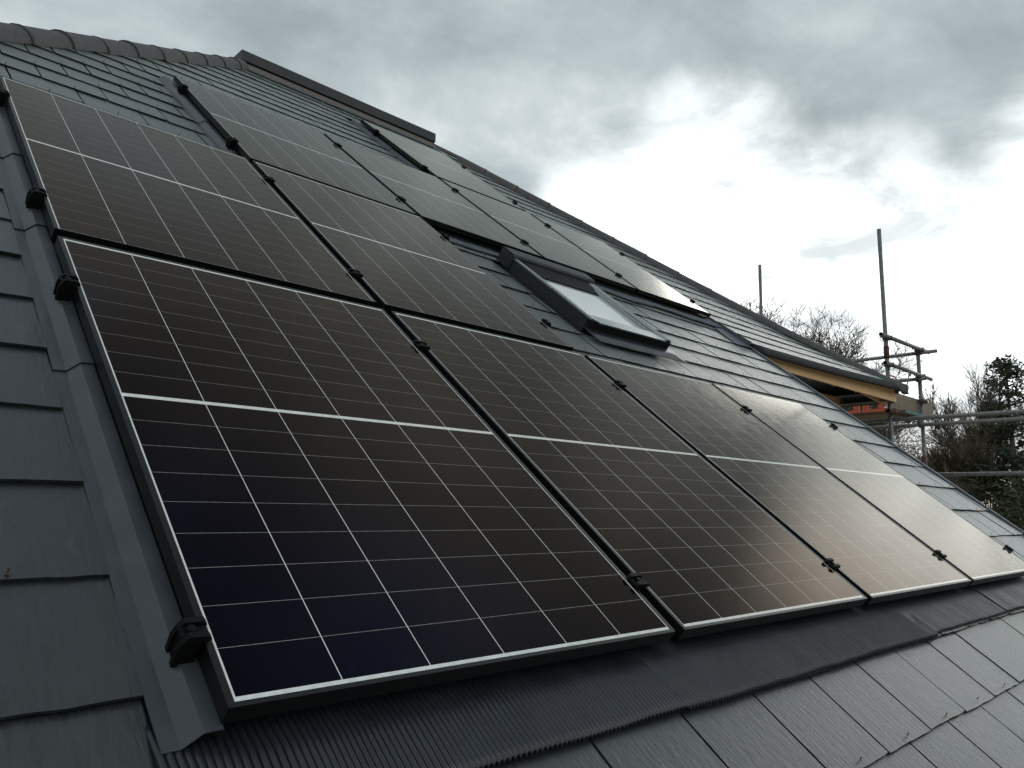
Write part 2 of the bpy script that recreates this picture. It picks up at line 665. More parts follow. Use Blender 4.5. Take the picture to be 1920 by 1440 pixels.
for v0, v1 in ((-.03, 1.06), (1.025, 1.88), (1.845, 2.53), (2.495, 3.45)):
    side_flash(0.0, v0, v1, .004, v0 < 0)
for v0, v1 in ((3.43, 4.27), (4.235, 5.28)):
    side_flash(PU, v0, v1, .004)
for v0, v1 in ((5.2, 6.1), (6.07, 7.0)):
    side_flash(3 * PU, v0, v1, .004)


# pleated aprons under the lowest panels of each block
def apron(u0, u1, vtop, vbot, flat0, seed, step=.0017, pitch=.0128, rows=12, lift=0.0, skew=.0, wav=.0):
    mb = MB()
    bm = mb.bm
    nu = int((u1 - u0) / step)
    grid = []
    ph = 0.0
    for i in range(nu + 1):
        u = u0 + (u1 - u0) * i / nu
        nz = mnoise.noise(Vector((u * 2.1, seed, .3)))
        nz2 = mnoise.noise(Vector((u * 9.0, seed, 4.3)))
        flat = min(1.0, max(0.0, (u - flat0) / .5 + nz * 1.2))
        amp = (.0036 + .0014 * min(1, max(0, u - .8))) * (1 - .78 * flat) * (1 + .35 * nz2)
        ph += step / (pitch * (1 + .12 * nz2))
        wv = (2 * abs(math.sin(ph * math.pi)) ** .8 - 1) * amp
        col = []
        for j in range(rows + 1):
            t = j / rows
            v = vtop + (vbot - vtop) * t + (nz * .0025 + nz2 * .002) * t + (wv * .9) * t
            base = -.080 + .0145 * min(1, t * 2.4) + .0035 * t + lift
            ripple = .003 * mnoise.noise(Vector((u * 7, v * 9, seed))) + flat * .002 * mnoise.noise(Vector((u * 30, v * 3, seed)))
            sag = wav * mnoise.noise(Vector((u * 2.6, v * 2, seed + 7))) * t
            uu = u + skew * t + .004 * t * mnoise.noise(Vector((u * 6, v * 3, seed + 2)))
            col.append(bm.verts.new(W(uu, v + sag, base + wv + ripple)))
        grid.append(col)
    for i in range(nu):
        for j in range(rows):
            f = bm.faces.new([grid[i][j], grid[i][j + 1], grid[i + 1][j + 1], grid[i + 1][j]])
            f.smooth = True
    o = mb.build('apron_flashing', APRON if vtop < 1 else LEAD, house)
    s = o.modifiers.new('thick', 'SOLIDIFY')
    s.thickness = .0022
    s.offset = -1
    return o


apron(-.1005, 1.08, .03, -.184, 4, 1.0, lift=-.0022)
apron(1.00, 2.66, .03, -.186, 2.6, 2.0, lift=.0016, skew=.03)
apron(2.56, 3.70, .03, -.176, 1.0, 3.0, lift=.0032, skew=.06)
apron(3.60, 4.78, .03, -.174, 2.0, 4.0, lift=.0048, skew=.05)
apron(2.30, 3.30, 3.46, 3.285, 9, 5.0, step=.0045, pitch=.020, rows=6, wav=.02)
apron(3.27, 4.70, 3.46, 3.27, 9, 6.0, step=.0045, pitch=.020, rows=6, lift=.0016, wav=.05)
apron(4.66, 5.98, 3.46, 3.26, 9, 7.0, step=.0045, pitch=.024, rows=6, lift=.0032, wav=.06)


# hip capping tiles
def hip(points, length, name, rad=.098, drop=.105):
    mb = MB()
    P = [W(u, v, w) for u, v, w in points]
    segs = [(P[i + 1] - P[i]).length for i in range(len(P) - 1)]
    total = sum(segs)

    def at(s):
        for i, g in enumerate(segs):
            if s <= g or i == len(segs) - 1:
                return P[i].lerp(P[i + 1], s / g), (P[i + 1] - P[i]).normalized()
            s -= g
    n = int(total / length)
    # each tile's wide mouth overlaps the narrow tail of the one below it
    for k in range(n + 1):
        s0, s1 = k * length, min(total, (k + 1) * length + .035)
        if s1 - s0 < .08:
            continue
        a, d = at(s0)
        b, _ = at(s1)
        d = (b - a).normalized()
        side = d.cross(Vector((0, 0, 1))).normalized()
        up = side.cross(d).normalized()
        jit = random.uniform(-.003, .003)

        def ring(c, r):
            out = []
            for i in range(13):
                t = math.pi * (-.04 + 1.08 * i / 12)
                out.append(c + side * (r * math.cos(t)) * 1.02 + up * (r * math.sin(t) - drop + .004 + jit))
            return out
        # points run from the low end (s=0) up: the low mouth is the wide one
        stations = ((a, rad + .0055), (a.lerp(b, .06), rad + .005), (a.lerp(b, .09), rad + .001), (b, rad - .003))
        R = [[mb.bm.verts.new(q) for q in ring(c, r)] for c, r in stations]
        Rin = [mb.bm.verts.new(q) for q in ring(a, rad - .006)]
        for x in range(3):
            for i in range(12):
                f = mb.bm.faces.new([R[x][i], R[x][i + 1], R[x + 1][i + 1], R[x + 1][i]])
                f.smooth = True
        for i in range(12):
            mb.bm.faces.new([R[0][i + 1], R[0][i], Rin[i], Rin[i + 1]])
        # union bolt on the joint
        c = a + up * (rad - drop + .005) + d * .02
        mb.tube(c, c + up * .003, .010, 8)
    return mb.build(name, HIPM, house, normals=True)


LH = [(left_hip_u(v) - .075, v, -.010) for v in (EAVE_V, RIDGE_V - .05)]
hip(LH, .425, 'hip_tiles')
hip(RH[::-1], .452, 'hip_tiles')

# scroll-topped hip iron at the foot of the right hip
mb = MB()
h0 = W(9.56, 2.95, .05)
pts = [h0 + Vector((-.05, -.0, -.05)), h0 + Vector((.03, -.02, .02)), h0 + Vector((.06, -.03, .12))]
for i in range(11):
    t = -math.pi * .9 + i * .62
    r = .038 - .0022 * i
    pts.append(h0 + Vector((.098 + r * math.cos(t), -.03, .145 + r * math.sin(t) * -1)))
for p, q in zip(pts, pts[1:]):
    mb.tube(p, q, .0075, 6)
mb.build('hip_iron', GALV, house)

# bare hip rafter showing between the flat roof and the first hip tile
mb = MB()
a, b = W(4.86, 7.80, -.06), W(5.26, 7.44, -.045)
d = (b - a).normalized()
s_ = d.cross(Vector((0, 0, 1))).normalized() * .02
u_ = Vector((0, 0, .018))
mb.hull8([a - s_ - u_, a + s_ - u_, a + s_ + u_, a - s_ + u_], [b - s_ - u_, b + s_ - u_, b + s_ + u_, b - s_ + u_])
mb.build('hip_batten', DARKWOOD, house)

# flat roof edge on the top of the slope
E0 = W(0, 7.74, -.012)
mb = MB()
x0, x1, y0, z0 = 2.46, 5.00, E0.y, E0.z
y1 = YB - E0.y
mb.box(x0, x1, y0, y0 + .05, z0, z0 + .112)
mb.box(x0, x0 + .05, y0 + .0505, y1, z0, z0 + .112)
mb.box(x1 - .05, x1, y0 + .0505, y1, z0, z0 + .112)
mb.box(x0 + .051, x1 - .051, y0 + .051, y1, z0 + .02, z0 + .085)
mb.build('flat_roof_edge', EDGE, house, bevel=.004)
mb = MB()
prev = None
n = 60
for i in range(n):
    ua, ub = 2.50 + 2.5 * i / n, 2.50 + 2.5 * (i + 1) / n
    ja = [.012 * mnoise.noise(Vector((q * 5, 1.7, 0))) for q in (ua, ub)]
    mb.face([W(ua, 7.645 + ja[0], -.062), W(ub, 7.645 + ja[1], -.062), Vector((ub, y0 + .03, z0 + .001)), Vector((ua, y0 + .03, z0 + .001))])
mb.build('mortar_fillet', MORTAR, house)
mb = MB()
for i in range(n):
    ua, ub = 2.50 + 2.6 * i / n, 2.50 + 2.6 * (i + 1) / n
    ja = [.014 * mnoise.noise(Vector((q * 5, 1.7, 0))) + .006 * mnoise.noise(Vector((q * 21, 3, 0))) for q in (ua, ub)]
    mb.face([W(ua, 7.56 + ja[0], -.064), W(ub, 7.56 + ja[1], -.064), W(ub, 7.72, -.058), W(ua, 7.72, -.058)])
mb.build('lead_soaker', LEAD, house)

# wing eaves: eaves strip, fascia boards, sarking and rafters seen from below
ev = W(0, WING_V, -.03)
mb = MB()
prof_l = [(0.02, 0.004), (-.012, -.004), (-.034, -.028), (-.040, -.068), (-.036, -.088), (-.028, -.088), (-.030, -.060), (-.02, -.030), (.02, -.012)]
nseg = 16
for i in range(nseg):
    ua, ub = 5.90 + (9.62 - 5.90) * i / nseg, 5.90 + (9.62 - 5.90) * (i + 1) / nseg
    A = [W(ua, WING_V, SLW + kick(ua, WING_V) - .010) + Vector((0, p, q)) for p, q in prof_l]
    B = [W(ub, WING_V, SLW + kick(ub, WING_V) - .010) + Vector((0, p, q)) for p, q in prof_l]
    va = [mb.bm.verts.new(p) for p in A]
    vb = [mb.bm.verts.new(p) for p in B]
    for k in range(len(va)):
        l = (k + 1) % len(va)
        f = mb.bm.faces.new([va[k], va[l], vb[l], vb[k]])
        f.smooth = True
    if i == nseg - 1:
        mb.bm.faces.new(vb)
    if i == 0:
        mb.bm.faces.new(va[::-1])
bmesh.ops.remove_doubles(mb.bm, verts=mb.bm.verts, dist=1e-5)
# flared corner piece
c0 = W(9.62, WING_V, SLW + kick(9.62, WING_V) - .010)
mb.hull8([c0 + Vector((.001, -.03, -.02)), c0 + Vector((.001, -.036, -.085)), c0 + Vector((.001, .02, -.085)), c0 + Vector((.001, .02, .0))],
         [c0 + Vector((.12, -.02, -.062)), c0 + Vector((.15, -.03, -.082)), c0 + Vector((.15, .03, -.082)), c0 + Vector((.12, .03, -.06))])
mb.build('eaves_strip', GUTTER, house)

mb = MB()
FY, FZ0, FZ1 = 2.415, 1.668, 1.835
mb.box(5.90, 9.60, FY, FY + .022, FZ0, FZ1)
mb.build('fascia_board', TIMBER, house)
mb = MB()
mb.box(9.575, 9.597, FY + .023, 5.6, FZ0 - .012, FZ1 - .02)
mb.box(9.40, 9.574, FY + .023, 5.6, FZ0 + .0, FZ0 + .012)
mb.build('fascia_board', DARKWOOD, house)
mb = MB()
for s in range(9):
    ua, ub = 5.87 + s * .415, 5.87 + (s + 1) * .415
    top = lambda u: 3.0 + max(.05, 9.5 - u) * .98
    pa, pb = W(ua, 2.99, -.125 + kick(ua, 3)), W(ub, 2.99, -.125 + kick(ub, 3))
    qa, qb = W(ua, top(ua), -.125), W(ub, top(ub), -.125)
    mb.face([pa, pb, qb, qa])
mb.build('sarking', PLY, house, normals=False)
mb = MB()
for i, u in enumerate((6.25, 6.85, 7.45, 8.05, 8.65, 9.2)):
    tv = 3.0 + (9.5 - u) * .9
    T = lambda a_, b_, c_, u=u: W(u + a_, b_, c_)
    mb.box(-.0225, .0225, 3.04, tv, -.245, -.13, T)
for (ya, za) in ((3.05, 1.66), (3.75, 1.62)):
    mb.box(5.9, 9.5, ya, ya + .045, za + .005, za + .10)
a, b = Vector((9.5, 2.50, 1.70)), W(6.6, 5.9, -.2)
d = (b - a).normalized()
s_ = d.cross(Vector((0, 0, 1))).normalized() * .025
u_ = Vector((0, 0, .09))
mb.hull8([a - s_ - u_, a + s_ - u_, a + s_ + u_, a - s_ + u_], [b - s_ - u_, b + s_ - u_, b + s_ + u_, b - s_ + u_])
mb.build('rafter', RAFTER, house)

# ------------------------------------------------------------------ roof window (part of the house, with its own pieces)
mb = MB()
WU0, WU1, WV0, WV1, WT = 2.90, 3.715, 2.235, 3.25, .008
RT = lambda u, v, w: W(u, v, w)
# frame sides as a hollow ring
mb.box(WU0, WU0 + .05, WV0 + .04, WV1, -.09, WT - .008, RT)
mb.box(WU1 - .05, WU1, WV0 + .04, WV1, -.09, WT - .008, RT)
mb.box(WU0 + .0505, WU1 - .0505, WV1 - .05, WV1, -.09, WT - .008, RT)
rw = mb.build('roof_window', WINMETAL, house, bevel=.003)
mb = MB()
# stepped cover strips along the sides
mb.bm.free()
for (a, b, sgn) in ((WU0 - .004, WU0 + .062, 1), (WU1 + .004, WU1 - .062, -1)):
    mb = MB()
    p = [(a, WT - .007), (a, WT + .002), (a + sgn * .02, WT + .006), (b, WT - .004), (b, WT - .020), (a + sgn * .02, WT - .0072)]
    mb.prism([(x, y) for x, y in p], WV0 + .012, 2.66, lambda v, u, w: W(u, v, w))
    mb.prism([(x, y - .003) for x, y in p], 2.664, 3.12, lambda v, u, w: W(u, v, w))
    q0 = b + sgn * .0008
    p = [(q0, WT - .010), (q0 + sgn * .028, WT - .014), (q0 + sgn * .034, WT - .036), (q0, WT - .036)]
    mb.prism(p, WV0 + .03, 3.10, lambda v, u, w: W(u, v, w))
    mb.build('cover_strip', WINCOVER, rw)
mb = MB()
mb.box(WU0 - .002, WU1 + .002, WV0, WV0 + .0385, -.055, WT - .004, RT)
mb.build('bottom_rail', WINBLACK, rw, bevel=.004)
mb = MB()
T = lambda u, v, w: W(u, v, w)
mb.prism([(WV0 - .006, WT - .003), (WV0 + .11, WT - .006), (WV0 + .155, WT - .020), (WV0 + .155, WT - .027), (WV0 - .006, WT - .012)], WU0 + .064, WU1 - .064, T)
mb.build('bottom_cover', WINCOVER, rw)
mb = MB()
mb.box(WU0 + .066, WU1 - .066, WV0 + .157, 3.10, WT - .040, WT - .030, RT)
mb.build('pane', PANE, rw)
# top hood with square end caps
mb = MB()
mb.prism([(3.105, -.078), (3.105, .018), (3.118, .032), (3.235, .034), (3.255, .022), (3.255, -.078)], WU0 - .012, WU1 + .012, T)
mb.build('hood', WINMETAL, rw, bevel=.003)
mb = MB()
mb.prism([(2.925, -.012), (3.10, .008), (3.10, -.022), (2.925, -.022)], WU0 + .075, WU1 - .075, T)  # dark band over the pane, standing in for the hood's reflection
mb.build('hood_reflection_band', WINBLACK, rw)
# flashing skirts and lead apron of the window
mb = MB()
mb.box(2.74, WU0 - .001, 2.20, 3.35, -.0985, -.0945, RT)
mb.box(WU1 + .001, 3.80, 2.20, 3.35, -.0985, -.0945, RT)
mb.box(2.74, 3.80, 3.355, 3.46, -.0985, -.0945, RT)
mb.build('window_flashing', FLASH, rw)
mb = MB()
n = 40
for i in range(n):
    ua, ub = 2.86 + .90 * i / n, 2.86 + .90 * (i + 1) / n
    pts = []
    for v, w in ((2.245, -.050), (2.18, -.054), (2.075, -.0565)):
        pts.append([W(u, v + (.006 * mnoise.noise(Vector((u * 8, 0, 3))) if v < 2.1 else 0), w + .0015 * mnoise.noise(Vector((u * 14, v * 5, 2)))) for u in (ua, ub)])
    for (a0, b0), (a1, b1) in zip(pts, pts[1:]):
        f = mb.face([a0, b0, b1, a1], smooth=True)
bmesh.ops.remove_doubles(mb.bm, verts=mb.bm.verts, dist=1e-5)
o = mb.build('window_apron', APRON, rw)
s = o.modifiers.new('thick', 'SOLIDIFY')
s.thickness = .003

# ------------------------------------------------------------------ solar panels
CP = .1835


BACK_ROW = coated_glass('backsheet_between_half_cells', lambda nt, v: ramp(nt, noise(nt, v, 60, 3), [(.35, (.27, .27, .24)), (.65, (.37, .37, .33))]), .10)


def panel_meshes(y0, blip):
    lip = .0125
    tlip = .0105
    PAN_Y0 = y0
    us = [PAN_X0 + lip]
    kinds_u = []
    g = .0019
    us.append(0.0); kinds_u.append(0)
    for i in range(6):
        us.append(i * CP + (CP if i == 5 else CP - g)); kinds_u.append(1)
        if i < 5:
            us.append((i + 1) * CP + 0.0); kinds_u.append(0)
    us.append(PAN_X1 - lip); kinds_u.append(0)
    rp, gr = .09122, .0009
    vs = [PAN_Y0 + blip]
    kinds_v = []
    vs.append(-.004); kinds_v.append(0)
    for h in range(2):
        base = 0 if h == 0 else 9 * rp + .0135
        if h == 1:
            vs.append(base); kinds_v.append(0)
        for i in range(9):
            vs.append(base + (i + 1) * rp - (gr if i < 8 else 0)); kinds_v.append(1)
            if i < 8:
                vs.append(base + (i + 1) * rp); kinds_v.append(0)
    vs.append(PAN_Y1 - tlip); kinds_v.append(0)
    mb = MB()
    for i in range(len(us) - 1):
        for j in range(len(vs) - 1):
            mb.face([(us[i], vs[j], -.0015), (us[i + 1], vs[j], -.0015), (us[i + 1], vs[j + 1], -.0015), (us[i], vs[j + 1], -.0015)],
                    0 if (kinds_u[i] and kinds_v[j]) else (2 if (kinds_u[i] and vs[j + 1] - vs[j] < .002) else 1))
    glass = mb
    # mitred frame: four members
    fr = MB()
    d = -.034
    o = [(PAN_X0, PAN_Y0), (PAN_X1, PAN_Y0), (PAN_X1, PAN_Y1), (PAN_X0, PAN_Y1)]
    i_ = [(PAN_X0 + lip, PAN_Y0 + blip), (PAN_X1 - lip, PAN_Y0 + blip), (PAN_X1 - lip, PAN_Y1 - tlip), (PAN_X0 + lip, PAN_Y1 - tlip)]
    for k in range(4):
        l = (k + 1) % 4
        e = .00025
        a = [(*o[k], d), (*o[l], d), (*i_[l], d), (*i_[k], d)]
        b = [(*o[k], 0), (*o[l], 0), (*i_[l], 0), (*i_[k], 0)]
        # hairline gap at the mitres
        def shrink(q):
            cx = (q[0][0] + q[1][0] + q[2][0] + q[3][0]) / 4
            cy = (q[0][1] + q[1][1] + q[2][1] + q[3][1]) / 4
            return [(x - e * (1 if x > cx else -1) * (1 if k % 2 == 0 else 0), y - e * (1 if y > cy else -1) * (1 if k % 2 else 0), z) for x, y, z in q]
        fr.hull8([Vector(p) for p in shrink(a)], [Vector(p) for p in shrink(b)])
    tr = MB()
    cx = PU / 2 - .035
    tr.box(PAN_X0 - .017, PAN_X1 + .017, .012, PV + .007, -.064, -.052)
    for uu in (.12, .36, .74, .98):
        tr.box(uu - .02, uu + .02, PAN_Y0 + .04, PAN_Y1 - .02, -.0495, -.0345)
    return glass, fr, tr


PL = {
    (0, 0): 'nearest black solar panel, beside the long raised grey flashing in the bottom row',
    (1, 0): 'black solar panel in the bottom row, second from the raised grey side flashing',
    (2, 0): 'solar panel in the bottom row whose top edge lies just below the roof window',
    (3, 0): 'bottom row solar panel shining brightest, its far edge next to the roof verge',
    (0, 1): 'brownish solar panel directly above the nearest one, with slates along its top edge',
    (1, 1): 'solar panel left of the roof window, above the second panel of the bottom row',
    (1, 2): 'solar panel of the upper row, with short grey flashing on its left edge',
    (2, 2): 'upper row solar panel above the roof window hood, second from its row\'s flashing',
    (3, 2): 'upper row solar panel directly below the single topmost panel',
    (4, 2): 'upper row solar panel at the far end, beside the hip tiles',
    (3, 3): 'single topmost solar panel, just under the dark flat roof edge',
}
first = {}
for c, r in PANELS:
    root = empty('solar_panel', W(c * PU + random.uniform(-.001, .001), ROWV[r] + random.uniform(-.0015, .0015), random.uniform(-.0006, .0006)), PL[(c, r)], 'solar panel', 'black solar panels on the slate roof', ROOF_ROT)
    kd = 0 if r == 0 else 1
    if kd not in first:
        gl, fr, tr = panel_meshes(*((PAN_Y0, .0095) if kd == 0 else (-.0125, .005)))
        parts = [fr.build('frame', FRAME, root, bevel=.0009), gl.build('glass', [CELL, BACK, BACK_ROW], root, normals=False), tr.build('mounting_tray', BLACK, root)]
        first[kd] = parts
    else:
        for p in first[kd]:
            q = p.copy()
            COL.objects.link(q)
            q.parent = root


# ------------------------------------------------------------------ clamps
def clamp_mesh(name, left, right):
    """two upright plates across the seam joined by a low web; left/right: panel there?"""
    mb = MB()
    gap = .0185
    for v in (-.0155, .0155):
        prof = []
        # outline in (u, w)
        if right:
            rpts = [(gap + .008, .0025), (gap + .0105, .007), (gap + .004, .015)]
            low_r = [(gap - .004, .003), (gap - .004, -.048)]
        else:
            rpts = [(.012, .004), (.006, .014)]
            low_r = [(.017, -.048), (.018, -.010)]
        if left:
            lpts = [(-gap - .004, .015), (-gap - .0105, .007), (-gap - .008, .0025)]
            low_l = [(-gap + .004, -.048), (-gap + .004, .003)]
        else:
            lpts = [(-.008, .014), (-.016, .001)]
            low_l = [(-.020, -.016), (-.019, -.048)]
        if right:
            prof = [low_r[1], low_r[0]] + rpts
        else:
            prof = [low_r[0], low_r[1]] + rpts
        if left:
            prof = prof + lpts + [low_l[1], low_l[0]]
        else:
            prof = prof + lpts + [low_l[0], low_l[1]]
        mb.prism(prof, v - .0055, v + .0055, lambda p, a, b: Vector((a, p, b)))
    mb.box(-gap - (.006 if left else -.002), gap + (.006 if right else -.002), -.0099, .0099, .0012, .0062)
    mb.tube((0, 0, .0063), (0, 0, .0135), .0075, 6)
    mb.box(-.014, .014, -.0099, .0099, -.048, .001)
    bmesh.ops.recalc_face_normals(mb.bm, faces=mb.bm.faces)
    me = bpy.data.meshes.new(name)
    mb.bm.to_mesh(me)
    mb.bm.free()
    me.materials.append(CLAMPM)
    return me


CM = {(1, 1): clamp_mesh('mid_clamp', True, True), (0, 1): clamp_mesh('end_clamp', False, True), (1, 0): clamp_mesh('end_clamp', True, False)}
PN = {(0, 0): 'the nearest panel', (1, 0): 'the second bottom row panel', (2, 0): 'the third bottom row panel', (3, 0): 'the shiniest bottom row panel',
      (0, 1): 'the brownish panel above the nearest', (1, 1): 'the panel left of the roof window', (1, 2): 'the upper row\'s first panel',
      (2, 2): 'the upper row\'s second panel', (3, 2): 'the upper row\'s third panel', (4, 2): 'the upper row\'s last panel', (3, 3): 'the topmost panel'}
ROWC = {0: (.147, 1.385), 1: (1.992, 3.10), 2: (3.73, 4.835), 3: (5.42, 6.48)}
SEAM = {(1, 0): 'the nearest solar panel and its right neighbour in the bottom row',
        (2, 0): 'the second and third solar panels of the bottom row',
        (3, 0): 'the third and the shiniest solar panel of the bottom row',
        (1, 1): 'the brownish solar panel above the nearest one and its right neighbour',
        (2, 2): 'the first and second solar panels of the upper row',
        (3, 2): 'the second and third solar panels of the upper row',
        (4, 2): 'the third and last solar panels of the upper row'}
PS = set(PANELS)
for r in range(4):
    for s in range(6):
        lf, rt = (s - 1, r) in PS, (s, r) in PS
        if not (lf or rt):
            continue
        for h, v in zip(('lower', 'upper'), ROWC[r]):
            if s == 0:
                v += -.022 if r == 0 else 0
            if lf and rt:
                lab = '%s black clamp between %s and %s' % (h, PN[(s - 1, r)], PN[(s, r)].replace('the ', '', 1))
                lab = '%s black clamp between %s' % (h, SEAM[(s, r)])
            elif rt:
                lab = '%s black end clamp on the left edge of %s' % (h, PN[(s, r)])
            else:
                lab = '%s black end clamp on the right edge of %s' % (h, PN[(s - 1, r)])
            me = CM[(int(lf), int(rt))]
            o = bpy.data.objects.new('panel_clamp', me)
            COL.objects.link(o)
            o.location = W(s * PU - .0353, v, 0)
            o.rotation_euler = (Matrix.Rotation(PITCH, 4, 'X') @ Matrix.Rotation(random.uniform(-.05, .05), 4, 'Z')).to_euler()
            tag(o, lab, 'clamp', 'black clamps holding the solar panels')

# ------------------------------------------------------------------ scaffold
TR = .0255
scaf = empty('scaffold', (10.2, 2.5, GROUND), 'galvanised tube scaffold standing beyond the right end of the roof', 'scaffold', world=True)


def pole(p, q, name='pole', m=GALV, r=TR):
    mb = MB()
    mb.tube(p, q, r, 16, hollow=True, inner_mi=1)
    return mb.build(name, [m, BLACK], scaf)


AX, AY, DX = 9.605, 2.50, 10.74
pole((AX - .005, AY, GROUND), (AX, AY, 3.97))
pole((DX - .03, AY, GROUND), (DX + .02, AY, 2.56))
pole((11.1, 5.02, GROUND), (11.1, 4.99, 4.385))
pole((DX, 7.6, GROUND), (DX, 7.6, 3.0))
pole((9.31, AY - .052, 2.500), (11.02, AY - .058, 2.525), m=GALVDARK)
pole((9.40, AY - .052, 2.150), (11.06, AY - .052, 2.150), m=GALVDARK)
pole((9.40, AY - .052, 1.545), (10.15, AY - .052, 1.535), m=RUST)
pole((DX + .052, 2.27, 2.490), (DX + .052, 7.9, 2.490))
pole((DX - .052, 2.40, 2.110), (DX - .052, 7.9, 2.110))
pole((AX + .075, -3.2, 1.455), (AX + .075, 7.5, 1.455))
pole((DX - .055, -3.2, 1.478), (DX - .055, 7.5, 1.478), m=GALVDARK)
pole((DX - .08, -3.2, .800), (DX - .08, 6.0, .800))
for yy in (3.4, 4.4, 5.4):
    pole((9.35, yy, 1.512), (11.0, yy, 1.512), m=GALVDARK)


def coupler(c, d1, d2, m=STEEL):
    mb = MB()
    c = Vector(c)
    d1, d2 = Vector(d1).normalized(), Vector(d2).normalized()
    n = d1.cross(d2).normalized()
    for d, o in ((d1, -.026), (d2, .026)):
        cc = c + n * o
        mb.tube(cc - d * .026, cc + d * .026, TR + .009, 12)
        e = d.cross(n).normalized()
        mb.tube(cc + e * .03 - n * .035, cc + e * .03 + n * .05, .008, 8)
        mb.tube(cc + e * .03 + n * .05, cc + e * .03 + n * .064, .013, 6)
        mb.tube(cc - e * .034 - d * .02, cc - e * .034 + d * .02, .010, 8)
    return mb.build('coupler', m, scaf)


X, Y, Z = (1, 0, 0), (0, 1, 0), (0, 0, 1)
coupler((AX, AY - .026, 2.500), Z, X)
coupler((AX, AY - .026, 2.150), Z, X)
coupler((AX + .01, AY - .026, 1.545), Z, X)
coupler((DX, AY - .026, 2.522), Z, X, RUST)
coupler((DX, AY - .026, 2.150), Z, X)
coupler((DX + .026, AY, 2.490), Z, Y, RUST)
coupler((DX - .026, AY, 2.110), Z, Y)
coupler((AX + .04, AY, 1.455), Z, Y)
coupler((DX - .03, AY, 1.478), Z, Y)
coupler((10.02, AY - .06, 1.50), X, Y)
coupler((10.95, 5.0, 2.49), X, Y)
coupler((DX - .03, 2.30, 1.47), Y, X)
mb = MB()
mb.tube((AX, AY, 2.24), (AX, AY, 2.40), TR + .008, 12)
for z in (2.27, 2.33, 2.385):
    mb.tube((AX - .05, AY - .02, z), (AX - .02, AY - .02, z), .010, 6)
    mb.tube((AX - .055, AY - .02, z), (AX - .05, AY - .02, z), .015, 6)
mb.build('sleeve_coupler', RUST, scaf)
mb = MB()
mb.tube((DX - .028, AY, .80), (DX - .026, AY, 1.055), TR + .009, 12)
mb.build('sleeve_coupler', RUST, scaf)
coupler((DX, AY - .03, 1.80), Z, X)

# planks and toe board lie on the scaffold
SB = 'planks of the scaffold platform'
for i, (lab) in enumerate(('weathered scaffold plank nearest the roof, its underside dark',
                           'second scaffold plank out from the roof, with a teal painted end',
                           'outermost scaffold plank under the orange mesh guard, with teal painted end')):
    t = tag(empty('scaffold_plank', (9.84 + i * .235, 2.36, 1.545), None, None, world=False), lab, 'plank', SB)
    mb = MB()
    mb.box(-.11, .11, .012, 3.9, 0, .038)
    mb.build('board', BOARD, t, bevel=.003)
    mb = MB()
    mb.box(-.1105, .1105, 0, .0118, -.0005, .0385)
    mb.build('end_band', TEAL, t)
mb = MB()
mb.box(9.80, 11.36, 2.545, 2.583, 1.625, 1.845)
tag(mb.build('toe_board', TOE, None, bevel=.003), 'upright brown toe board plank behind the scaffold poles', 'toe board')

# orange mesh guards along the outer edge
def guard(y0, y1, z0, z1, label):
    root = empty('mesh_guard', (DX + .09, y0, z0), label, 'mesh guard', 'orange mesh guards on the scaffold')
    ln, h = y1 - y0, z1 - z0
    mb = MB()
    mb.box(-.012, .012, 0, ln, 0, .10)
    mb.box(-.012, .012, 0, .09, .101, .16)
    mb.box(-.012, .012, ln - .09, ln, .101, .16)
    mb.box(-.012, .012, ln * .5 - .04, ln * .5 + .04, .101, .17)
    # hooped frame
    pts = [Vector((0, .03, .1)), Vector((0, .03, h - .06)), Vector((0, .05, h - .02)), Vector((0, .09, h)), Vector((0, ln - .09, h)), Vector((0, ln - .05, h - .02)), Vector((0, ln - .03, h - .06)), Vector((0, ln - .03, .1))]
    for p, q in zip(pts, pts[1:]):
        mb.tube(p, q, .011, 8)
    mb.build('frame', ORANGE, root)
    mb = MB()
    st = .075
    k = -int(h / st) - 1
    while k * st < ln:
        for sg in (1, -1):
            a0, b0 = k * st, .1
            y_a, z_a = (a0, .10)
            y_b, z_b = (a0 + h - .1, h)
            if sg < 0:
                y_a, y_b = y_b, y_a
            # clip to the frame
            if y_a > y_b:
                (y_a, z_a), (y_b, z_b) = (y_b, z_b), (y_a, z_a)
            lo_, hi = .03, ln - .03
            if y_b > lo_ and y_a < hi:
                t0 = max(0, (lo_ - y_a) / (y_b - y_a))
                t1 = min(1, (hi - y_a) / (y_b - y_a))
                p = Vector((0.004 * sg, y_a + (y_b - y_a) * t0, z_a + (z_b - z_a) * t0))
                q = Vector((0.004 * sg, y_a + (y_b - y_a) * t1, z_a + (z_b - z_a) * t1))
                mb.tube(p, q, .0028, 4)
        k += 1
    mb.build('wire_mesh', STEEL, root)


guard(2.80, 3.32, 1.66, 2.22, 'orange mesh guard nearest the upright toe board')
guard(3.36, 4.6, 1.66, 2.22, 'longer orange mesh guard seen under the timber eaves')

